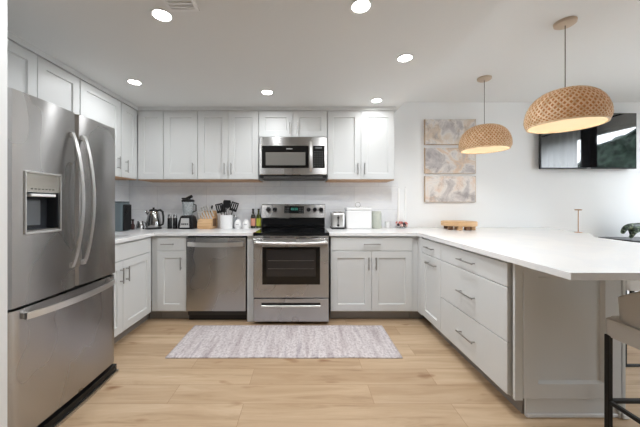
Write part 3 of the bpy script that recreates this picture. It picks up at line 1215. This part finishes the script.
# kettle
t = thing('kettle', 'steel and glass electric kettle with black handle on the counter corner', 'kettle', (-1.775, 3.33, CT))
obj('base', lathe(B(), [(0, 0), (.088, 0), (.090, .012), (.080, .020), (0, .020)], 32), 'black', t, smooth=True)
obj('body', lathe(B(), [(0, .022), (.080, .022), (.084, .045), (.076, .10), (.062, .17), (.050, .205), (.046, .21)], 36), mat('kettle_steel', (178, 178, 178), .12, 1.0), t, smooth=True)
obj('lid', lathe(B(), [(.048, .208), (.046, .224), (.022, .232), (0, .234)], 28), 'black', t, smooth=True)
obj('lid_knob', lathe(B(), [(.008, .232), (.014, .248), (0, .252)], 16), 'black', t, smooth=True)
obj('spout', tube(B(), [(-.046, -.01, .165), (-.070, -.015, .195), (-.084, -.018, .212)], [.022, .017, .012], 12), mat('spout_steel', (178, 178, 178), .15, 1.0), t, smooth=True)
obj('handle', tube(B(), [(.040, 0, .214), (.078, 0, .222), (.108, -.005, .200), (.118, -.008, .150), (.118, -.008, .095), (.112, -.006, .055), (.080, 0, .04)], [.011, .012, .013, .012, .011, .010, .009], 10), 'black', t, smooth=True)
# mills
mbm = mat('black_mill', (24, 24, 26), .25)
t = thing('spice_mill', 'left of the two black spice mills between kettle and blender', 'mill', (-1.600, 3.36, CT), 0, 'black spice mills')
obj('body', lathe(B(), [(0, 0), (.025, 0), (.025, .125), (.022, .130), (0, .13)], 24), mbm, t, smooth=True)
obj('cap', lathe(B(), [(0, .131), (.021, .131), (.023, .140), (.021, .165), (.010, .172), (0, .172)], 24), 'chrome', t, smooth=True)
dup(t, (-1.535, 3.355, CT), 'right of the two black spice mills between kettle and blender')
# blender
t = thing('blender', 'countertop blender with black base, clear jar and black lid', 'blender', (-1.392, 3.38, CT))
bm = B()
P4 = [((-.092, -.085), (.092, .085), 0.0), ((-.090, -.082), (.090, .082), .06), ((-.066, -.06), (.066, .06), .155)]
prev = None
for (a, b, z_) in P4:
    ring = [bm.verts.new((x_, y_, z_)) for x_, y_ in ((a[0], a[1]), (b[0], a[1]), (b[0], b[1]), (a[0], b[1]))]
    if prev:
        for k in range(4):
            j = (k + 1) % 4
            bm.faces.new((prev[k], prev[j], ring[j], ring[k]))
    else:
        bm.faces.new(ring[::-1])
    prev = ring
bm.faces.new(prev)
bmesh.ops.bevel(bm, geom=bm.edges[:], offset=.010, segments=3, affect='EDGES')
mbase = obj('motor_base', bm, 'black', t, smooth=True)
bm = B()
q = [(-.058, -.093, .018), (.050, -.093, .018), (.040, -.078, .125), (-.048, -.078, .125)]
f1 = [bm.verts.new(p_) for p_ in q]
f2 = [bm.verts.new((p_[0], p_[1] + .01, p_[2])) for p_ in q]
bm.faces.new(f1); bm.faces.new(f2[::-1])
for k in range(4):
    j = (k + 1) % 4
    bm.faces.new((f1[k], f1[j], f2[j], f2[k]))
fp = obj('face_plate', bm, mat('face_silver', (205, 205, 204), .35, .2), mbase, label='silver control face')
bm = B()
for k in range(4):
    box(bm, -.040 + k * .021, -.026 + k * .021, -.094, -.080, .052, .066, .001)
obj('button', bm, 'black', fp)
obj('jar', lathe(B(), [(.045, .156), (.048, .17), (.060, .24), (.068, .315), (.065, .315), (.057, .24), (.045, .172), (0, .166)], 20), 'glass', t, smooth=True)
obj('jar_handle', tube(B(), [(.064, 0, .29), (.095, 0, .28), (.095, 0, .21), (.056, 0, .195)], .007, 8), 'black', t, smooth=True)
bm = B()
lathe(bm, [(0, .316), (.072, .316), (.074, .335), (.060, .345), (0, .35)], 24)
box(bm, -.068, .02, -.03, .03, .345, .365, .006)
tube(bm, [(-.02, 0, .352), (.05, -.01, .385)], .018, 10)
obj('lid', bm, 'black', t, smooth=True)
# knife block
t = thing('knife_block', 'blond wood knife block full of steel-handled knives', 'knife block', (-1.150, 3.375, CT), -.12)
bm = B()
# side profile (y, z), leaning back
prof = [(-.085, 0), (.085, 0), (.095, .14), (.060, .215), (-.070, .100), (-.085, .07)]
fa = [[bm.verts.new((x_, y_, z_)) for y_, z_ in prof] for x_ in (-.095, .075)]
bm.faces.new(fa[0]); bm.faces.new(fa[1][::-1])
for k in range(6):
    j = (k + 1) % 6
    bm.faces.new((fa[0][k], fa[0][j], fa[1][j], fa[1][k]))
bmesh.ops.bevel(bm, geom=bm.edges[:], offset=.004, segments=2, affect='EDGES')
obj('block', bm, 'blond', t, smooth=True)
dv = Vector((-.10, -.50, .81)).normalized()
kh = mat('knife_handle', (214, 213, 210), .35, .3)
for r_ in range(3):
    for c_ in range(5 if r_ < 2 else 4):
        u = .18 + r_ * .28
        base = Vector((-.080 + c_ * .036 + r_ * .004, -.070 + .130 * u, .100 + .115 * u))
        l_ = .078 + .012 * ((c_ * 7 + r_ * 3) % 3)
        bm = tube(B(), [base - dv * .004, base + dv * l_], .0115, 8, flat=(1, .6))
        obj('knife_handle', bm, kh, t, smooth=True)
        if r_ == 0 and c_ < 5:
            pass
bm = tube(B(), [(.02, .03, .20), (.05, -.0, .27)], .010, 8)
obj('steel_handle', bm, 'black', t, smooth=True)
obj('side_slot', box(B(), .0755, .082, -.04, .04, .03, .12, .003), mat('dark_wood', (120, 88, 60), .5), t)
# crock with utensils
t = thing('utensil_crock', 'white ceramic crock left of the salt and pepper shakers', 'crock', (-.932, 3.36, CT))
obj('pot', lathe(B(), [(0, 0), (.070, 0), (.074, .004), (.076, .160), (.072, .163), (.069, .158), (.068, .01), (0, .008)], 36), 'white_ceramic', t, smooth=True)
ut = [('slotted_spatula', 'black slotted spatula leaning left in the white crock', (-.040, .01), (-.075, -.005, .245), 'spat'),
      ('serving_spoon', 'black serving spoon upright at the left of the white crock', (-.015, .03), (-.030, .02, .240), 'spoon'),
      ('spatula', 'tallest solid black spatula of the utensils standing in the white crock', (-.005, -.012), (.012, -.012, .285), 'spat2'),
      ('slotted_turner', 'black slotted turner leaning far right in the white crock', (.020, .016), (.088, .025, .262), 'spat'),
      ('steel_whisk', 'steel whisk among the black utensils in the crock', (.010, -.03), (.024, -.045, .235), 'whisk')]
for nm, lb, b0, b1, kd in ut:
    u_ = thing(nm, lb, 'utensil', (-.932, 3.36, CT))
    p0 = Vector((b0[0] * .6, b0[1] * .6, .02)); p1 = Vector(b1)
    if kd == 'whisk':
        obj('handle', tube(B(), [p0, p1 - Vector((0, 0, .09))], .005, 8), 'chrome', u_, smooth=True)
        bm = B()
        for k in range(6):
            a = PI * k / 6
            pts = []
            for s_ in range(13):
                w_ = s_ / 12
                rr = .026 * math.sin(PI * w_) ** .7
                zz = p1.z - .09 + .10 * (1 - abs(2 * w_ - 1) ** 1.6)
                sgn = 1 if w_ > .5 else -1
                rad = .026 * math.sin(PI * min(w_, 1 - w_)) * sgn
                pts.append((p1.x + rad * math.cos(a), p1.y + rad * math.sin(a), zz))
            tube(bm, pts, .0014, 5)
        obj('wires', bm, 'chrome', u_, smooth=True)
        continue
    obj('handle', tube(B(), [p0, p1 - (p1 - p0).normalized() * .03], .0055, 8), 'black', u_, smooth=True)
    d_ = (p1 - p0).normalized()
    sdir = d_.cross(Vector((0, 1, 0))).normalized()
    bm = B()
    hw, hl = (.046, .052) if kd != 'spoon' else (.034, .050)
    outline = [(-.3, -1), (.3, -1), (.9, -.5), (1, .6), (.8, 1), (-.8, 1), (-1, .6), (-.9, -.5)]
    F1 = [bm.verts.new(p1 + sdir * hw * a + d_ * hl * b + Vector((0, -.004, 0))) for a, b in outline]
    F2 = [bm.verts.new(p1 + sdir * hw * a + d_ * hl * b + Vector((0, .004, 0))) for a, b in outline]
    bm.faces.new(F1); bm.faces.new(F2[::-1])
    for k in range(8):
        j = (k + 1) % 8
        bm.faces.new((F1[k], F1[j], F2[j], F2[k]))
    if kd == 'spat':
        bm.free()
        bm = B()
        for k in range(4):
            c0 = p1 + sdir * hw * (-.78 + k * .52)
            ribbon(bm, [c0 - d_ * hl * .95, c0 + d_ * hl * .95], sdir * hw * .16, (0, .004, 0))
        ribbon(bm, [p1 - d_ * hl * 1.1, p1 - d_ * hl * .55], sdir * hw * .95, (0, .0045, 0))
        ribbon(bm, [p1 + d_ * hl * .75, p1 + d_ * hl * 1.0], sdir * hw * .95, (0, .0045, 0))
    obj('head', bm, 'black', u_)
# glass tumbler right of the crock
t = thing('glass_jar', 'clear glass jar tucked between the white crock and the shakers', 'jar', (-.855, 3.44, CT))
obj('jar', lathe(B(), [(0, 0), (.030, 0), (.032, .01), (.032, .14), (.028, .14), (.028, .012), (0, .008)], 24), 'smoke', t, smooth=True)
obj('lid', lathe(B(), [(0, .1405), (.033, .1405), (.033, .16), (0, .162)], 24), 'chrome', t, smooth=True)
# egg shakers
t = thing('shaker', 'left of the two white round salt and pepper shakers', 'shaker', (-.795, 3.37, CT), 0, 'white round shakers')
obj('body', lathe(B(), [(0, 0), (.032, 0), (.041, .02), (.043, .045), (.036, .080), (.022, .102), (.008, .110), (0, .111)], 28), 'white_ceramic', t, smooth=True)
bm = B()
for k in range(4):
    box(bm, -.016 + k * .009, -.011 + k * .009, -.0440, -.0405, .048, .054)
obj('lettering', bm, 'gap', t)
dup(t, (-.700, 3.37, CT), 'right of the two white round salt and pepper shakers')
# bottles
def bottle(x, y, h, col, lab, label, group=None):
    t = thing('oil_bottle', label, 'bottle', (x, y, CT), 0, 'dark glass bottles beside the range')
    obj('glass', lathe(B(), [(0, 0), (.026, 0), (.029, .006), (.029, .135), (.024, .155), (.012, .175), (.011, h - .02), (0, h - .02)], 24), mat('bottle_glass', col, .08), t, smooth=True)
    obj('label', lathe(B(), [(.0295, .028), (.0297, .029), (.0297, .118), (.0295, .119)], 24), mat('bottle_label', lab, .6), t, smooth=True, label='printed paper label')
    obj('cap', lathe(B(), [(0, h - .0195), (.013, h - .0195), (.013, h - .001), (0, h)], 18), 'black', t, smooth=True)


bottle(-.628, 3.44, .235, (38, 34, 24), (214, 150, 128), 'dark bottle with a pinkish-orange label, left of the yellow-labelled one')
bottle(-.562, 3.44, .235, (60, 66, 18), (168, 172, 52), 'dark green bottle with a yellow-green label, right beside the range')

# ------------------------------------------------------------------ counter items, right
t = thing('toaster', 'chrome two-slot toaster standing end-on right of the range', 'toaster', (.382, 3.375, CT))
bm = B()
box(bm, -.078, .078, -.10, .10, .012, .195, .028, 5)
obj('shell', bm, 'steel_handle', t, smooth=True)
bm = box(B(), -.076, .076, -.098, .098, 0, .02, .004)
obj('base', bm, 'black', t)
bm = B()
box(bm, -.050, -.018, -.08, .08, .1945, .1975)
box(bm, .018, .050, -.08, .08, .1945, .1975)
obj('slots', bm, 'black', t)
bm = B()
box(bm, -.012, .012, -.125, -.10, .125, .140, .004)
box(bm, -.004, .004, -.103, -.099, .06, .16)
obj('lever', bm, 'black', t)
obj('dial', tube(B(), [(0, -.100, .045), (0, -.112, .045)], .014, 16), 'black', t, smooth=True)

t = thing('bread_bin', 'large white lidded bread bin with a wire ring handle on the lid', 'bread bin', (.632, 3.395, CT))
obj('bin', box(B(), -.148, .148, -.085, .085, 0, .215, .014, 3), 'white_ceramic', t, smooth=True)
ld_ = obj('lid', box(B(), -.149, .149, -.086, .086, .2155, .250, .010, 3), 'white_ceramic', t, smooth=True)
obj('ring_handle', tube(B(), [(.030 * math.cos(2 * PI * k / 24), 0, .282 + .030 * math.sin(2 * PI * k / 24)) for k in range(25)], .003, 8, cap=False), 'nickel', ld_, smooth=True, label='round wire handle')

t = thing('canister', 'pale green frosted glass canister right of the bread bin', 'canister', (.862, 3.43, CT))
obj('jar', lathe(B(), [(0, 0), (.056, 0), (.060, .006), (.060, .185), (.056, .19), (0, .19)], 32), 'frost', t, smooth=True)
obj('lid', lathe(B(), [(0, .191), (.058, .191), (.058, .205), (0, .207)], 32), mat('canister_lid', (206, 208, 200), .4), t, smooth=True)
t = thing('candle_cup', 'small white votive candle cup between canister and taper candles', 'candle', (.998, 3.44, CT))
obj('cup', lathe(B(), [(0, 0), (.028, 0), (.030, .004), (.030, .078), (.027, .078), (.027, .066), (0, .066)], 24), 'white_ceramic', t, smooth=True)
obj('wick', tube(B(), [(0, 0, .066), (0, 0, .078)], .0012, 6), 'black', t)
# taper candles in a floral ring
mwax = mat('white_wax', (246, 246, 244), .4)
t = thing('candle_ring', 'pink and dark floral ring around the base of the taper candles', 'candle holder', (1.172, 3.44, CT))
obj('dish', lathe(B(), [(0, 0), (.050, 0), (.055, .008), (.050, .012), (0, .010)], 28), 'glass', t, smooth=True)
cols = [mat('petal_pink', (206, 128, 122), .7), mat('petal_pale', (226, 196, 190), .7), mat('leaf_dark', (70, 62, 66), .7)]
for k in range(14):
    a = 2 * PI * k / 14
    bm = B()
    bmesh.ops.create_icosphere(bm, subdivisions=2, radius=.017, matrix=Matrix.Translation((.056 * math.cos(a), .040 * math.sin(a), .050 + .018 * math.sin(k * 2.3))))
    for v in bm.verts:
        v.co += v.normal * 0 + Vector((noise.noise(v.co * 90), noise.noise(v.co * 90 + Vector((5, 0, 0))), noise.noise(v.co * 90 + Vector((0, 5, 0))))) * .006
    obj('blossom' if k % 3 < 2 else 'leaf_bud', bm, cols[k % 3], t, smooth=True)
bm = B()
for k in range(8):
    a = 2 * PI * k / 8
    tube(bm, [(.03 * math.cos(a), .025 * math.sin(a), .012), (.054 * math.cos(a), .040 * math.sin(a), .045)], .0025, 5)
obj('stems', bm, cols[2], t)
for x_, lb in ((-.040, 'left of the two tall white taper candles at the end of the wall counter'), (.042, 'right of the two tall white taper candles at the end of the wall counter')):
    c_ = thing('taper_candle', lb, 'candle', (1.172 + x_, 3.44, CT + .013), 0, 'white taper candles')
    obj('wax', lathe(B(), [(0, 0), (.0125, 0), (.0115, .20), (.009, .455), (.003, .475), (0, .476)], 18), mwax, c_, smooth=True)
    obj('wick', tube(B(), [(0, 0, .474), (.001, 0, .486)], .001, 5), 'black', c_)

# wooden riser
t = thing('wooden_riser', 'round blond wood riser on short block feet at the far end of the peninsula', 'riser', (1.775, 3.28, CT))
obj('top', lathe(B(), [(0, .042), (.181, .042), (.187, .048), (.187, .088), (.181, .094), (0, .094)], 48), 'blond', t, smooth=True)
for k, a in enumerate((-2.7, -2.0, -1.45, -.75, -.1, 1.2, 2.2)):
    cx_, cy_ = .142 * math.cos(a), .142 * math.sin(a)
    bm = box(B(), cx_ - .024, cx_ + .024, cy_ - .022, cy_ + .022, 0, .0415, .004)
    obj('foot', bm, 'blond' if k % 2 else mat('foot_walnut', (120, 84, 54), .5), t)

# brass T-shaped candle stand
t = thing('candlestick', 'slim brass candlestick with flat top and base on the far peninsula edge', 'candlestick', (2.79, 2.90, CT))
obj('base', lathe(B(), [(0, 0), (.032, 0), (.032, .004), (.006, .008), (0, .008)], 28), 'brass', t, smooth=True)
obj('stem', tube(B(), [(0, 0, .006), (0, 0, .225)], .0038, 10), 'brass', t, smooth=True)
obj('cup', lathe(B(), [(0, .224), (.026, .226), (.030, .236), (.026, .236), (.022, .231), (0, .230)], 24), 'brass', t, smooth=True)

# ------------------------------------------------------------------ console with figurine
t = thing('console_table', 'black console table against the back wall under the television', 'table', (3.62, 3.14, 0))
obj('top', box(B(), 0, .76, 0, .37, .775, .80, .003), mat('console_black', (38, 40, 44), .3), t)
for x_ in (.02, .71):
    for y_ in (.02, .32):
        obj('leg', box(B(), x_, x_ + .03, y_, y_ + .03, 0, .774, .002), 'blackmetal', t)
mf = mat('mottled_green', (46, 62, 50), .35)
n = noise_tex(mf, coords(mf), 38, 5, .7)
mf.node_tree.links.new(ramp(mf, n.outputs['Fac'], [(0.40, (14, 22, 18)), (0.52, (44, 66, 44)), (0.64, (128, 142, 110))]), mf.node_tree.nodes['Principled BSDF'].inputs['Base Color'])
# prowling animal figurine walking left
bm = B()
sk = bpy.data.meshes.new('figurine')
J = {'hip': (.33, 0, .13, .050), 'mid': (.22, 0, .145, .048), 'sho': (.10, 0, .135, .052), 'neck': (.035, -.01, .150, .036), 'head': (-.020, -.015, .120, .028), 'muz': (-.048, -.018, .060, .017),
     'fl1': (.075, -.035, .085, .024), 'fl2': (.040, -.038, .035, .016), 'fl3': (.020, -.038, .012, .015),
     'fr1': (.115, .035, .085, .024), 'fr2': (.125, .038, .04, .016), 'fr3': (.105, .038, .012, .015),
     'hl1': (.345, -.035, .085, .030), 'hl2': (.375, -.038, .045, .016), 'hl3': (.350, -.038, .012, .015),
     'hr1': (.315, .035, .085, .028), 'hr2': (.300, .038, .045, .016), 'hr3': (.275, .038, .012, .015),
     't1': (.385, 0, .140, .016), 't2': (.45, 0, .10, .011), 't3': (.50, 0, .11, .009)}
E = [('hip', 'mid'), ('mid', 'sho'), ('sho', 'neck'), ('neck', 'head'), ('head', 'muz'), ('sho', 'fl1'), ('fl1', 'fl2'), ('fl2', 'fl3'), ('sho', 'fr1'), ('fr1', 'fr2'), ('fr2', 'fr3'), ('hip', 'hl1'), ('hl1', 'hl2'), ('hl2', 'hl3'), ('hip', 'hr1'), ('hr1', 'hr2'), ('hr2', 'hr3'), ('hip', 't1'), ('t1', 't2'), ('t2', 't3')]
keys = list(J)
sk.from_pydata([J[k][:3] for k in keys], [(keys.index(a), keys.index(b)) for a, b in E], [])
sk.materials.append(mf)
fo = bpy.data.objects.new('animal_figurine', sk)
COL.objects.link(fo)
md = fo.modifiers.new('skin', 'SKIN')
md.use_smooth_shade = True
for i, k in enumerate(keys):
    sk.skin_vertices[0].data[i].radius = (J[k][3], J[k][3])
    sk.skin_vertices[0].data[i].use_root = (k == 'hip')
fo.modifiers.new('sub', 'SUBSURF').levels = 2
fo.location = (3.68, 3.27, .803)
tag(fo, 'dark green mottled walking animal figurine on the black console', 'figurine')

# ------------------------------------------------------------------ counter stools
def stool_bar(bm, a, b, w=.011):
    tube(bm, [a, b], w * 1.2, 4)


t = thing('counter_stool', 'beige upholstered barrel-back counter stool at the end of the peninsula', 'stool', (1.715, 1.17, 0), 0, 'beige counter stools with black legs')
# faces +y ; seat front at +.23
bm = B()
n = 28
seat = []
for k in range(n):
    a = 2 * PI * k / n
    ex = .16
    cx_, sy_ = math.cos(a), math.sin(a)
    seat.append((.255 * math.copysign(abs(cx_) ** ex, cx_), .235 * math.copysign(abs(sy_) ** ex, sy_)))
prism(bm, seat, .565, .650, .012)
obj('seat', bm, 'fabric', t, smooth=True, label='thick beige seat cushion')
# barrel back: sweeps from front-left round the rear to front-right
bm = B()
N_ = 32
inn, out = [], []
rows = []
for k in range(N_ + 1):
    a = math.radians(140) + math.radians(260) * k / N_   # angles through -y
    ex = .45
    cx_, sy_ = math.cos(a), math.sin(a)
    px_, py_ = .262 * math.copysign(abs(cx_) ** ex, cx_), .245 * math.copysign(abs(sy_) ** ex, sy_)
    ht = .772 + min(.11, .50 * max(0, .19 - py_))
    qx, qy = px_ * .85, py_ * .85
    px_ *= .92; py_ *= .92
    rows.append([bm.verts.new((px_, py_, .651)), bm.verts.new((px_ * 1.02, py_ * 1.02, ht - .015)), bm.verts.new(((px_ + qx) / 2, (py_ + qy) / 2, ht)), bm.verts.new((qx, qy, ht - .015)), bm.verts.new((qx, qy, .652))])
for a_, b_ in zip(rows, rows[1:]):
    for k in range(5):
        j = (k + 1) % 5
        bm.faces.new((a_[k], a_[j], b_[j], b_[k]))
bm.faces.new(rows[0][::-1]); bm.faces.new(rows[-1])
obj('backrest', bm, 'fabric', t, smooth=True, label='low curved beige backrest')
for sx_ in (-1, 1):
    for sy_ in (-1, 1):
        obj('leg', box(B(), sx_ * .235 - .011, sx_ * .235 + .011, sy_ * .215 - .011, sy_ * .215 + .011, 0, .566, .002), 'blackmetal', t, label='square black metal leg')
bm = B()
for z_ in (.242,):
    box(bm, -.224, .224, .206, .224, z_ - .009, z_ + .009, .002)
    box(bm, -.224, .224, -.224, -.206, z_ - .009, z_ + .009, .002)
    box(bm, -.244, -.226, -.204, .204, z_ - .009, z_ + .009, .002)
    box(bm, .226, .244, -.204, .204, z_ - .009, z_ + .009, .002)
obj('footrest', bm, 'blackmetal', t, label='black metal footrest ring')
bm = B()
box(bm, -.224, .224, -.224, -.206, .0, .016, .002)
box(bm, -.244, -.226, -.204, .204, .0, .016, .002)
box(bm, .226, .244, -.204, .204, .0, .016, .002)
obj('floor_rail', bm, 'blackmetal', t)
dup(t, (2.60, 2.32, 0), 'farther counter stool on the dining side, seen under the peninsula counter')
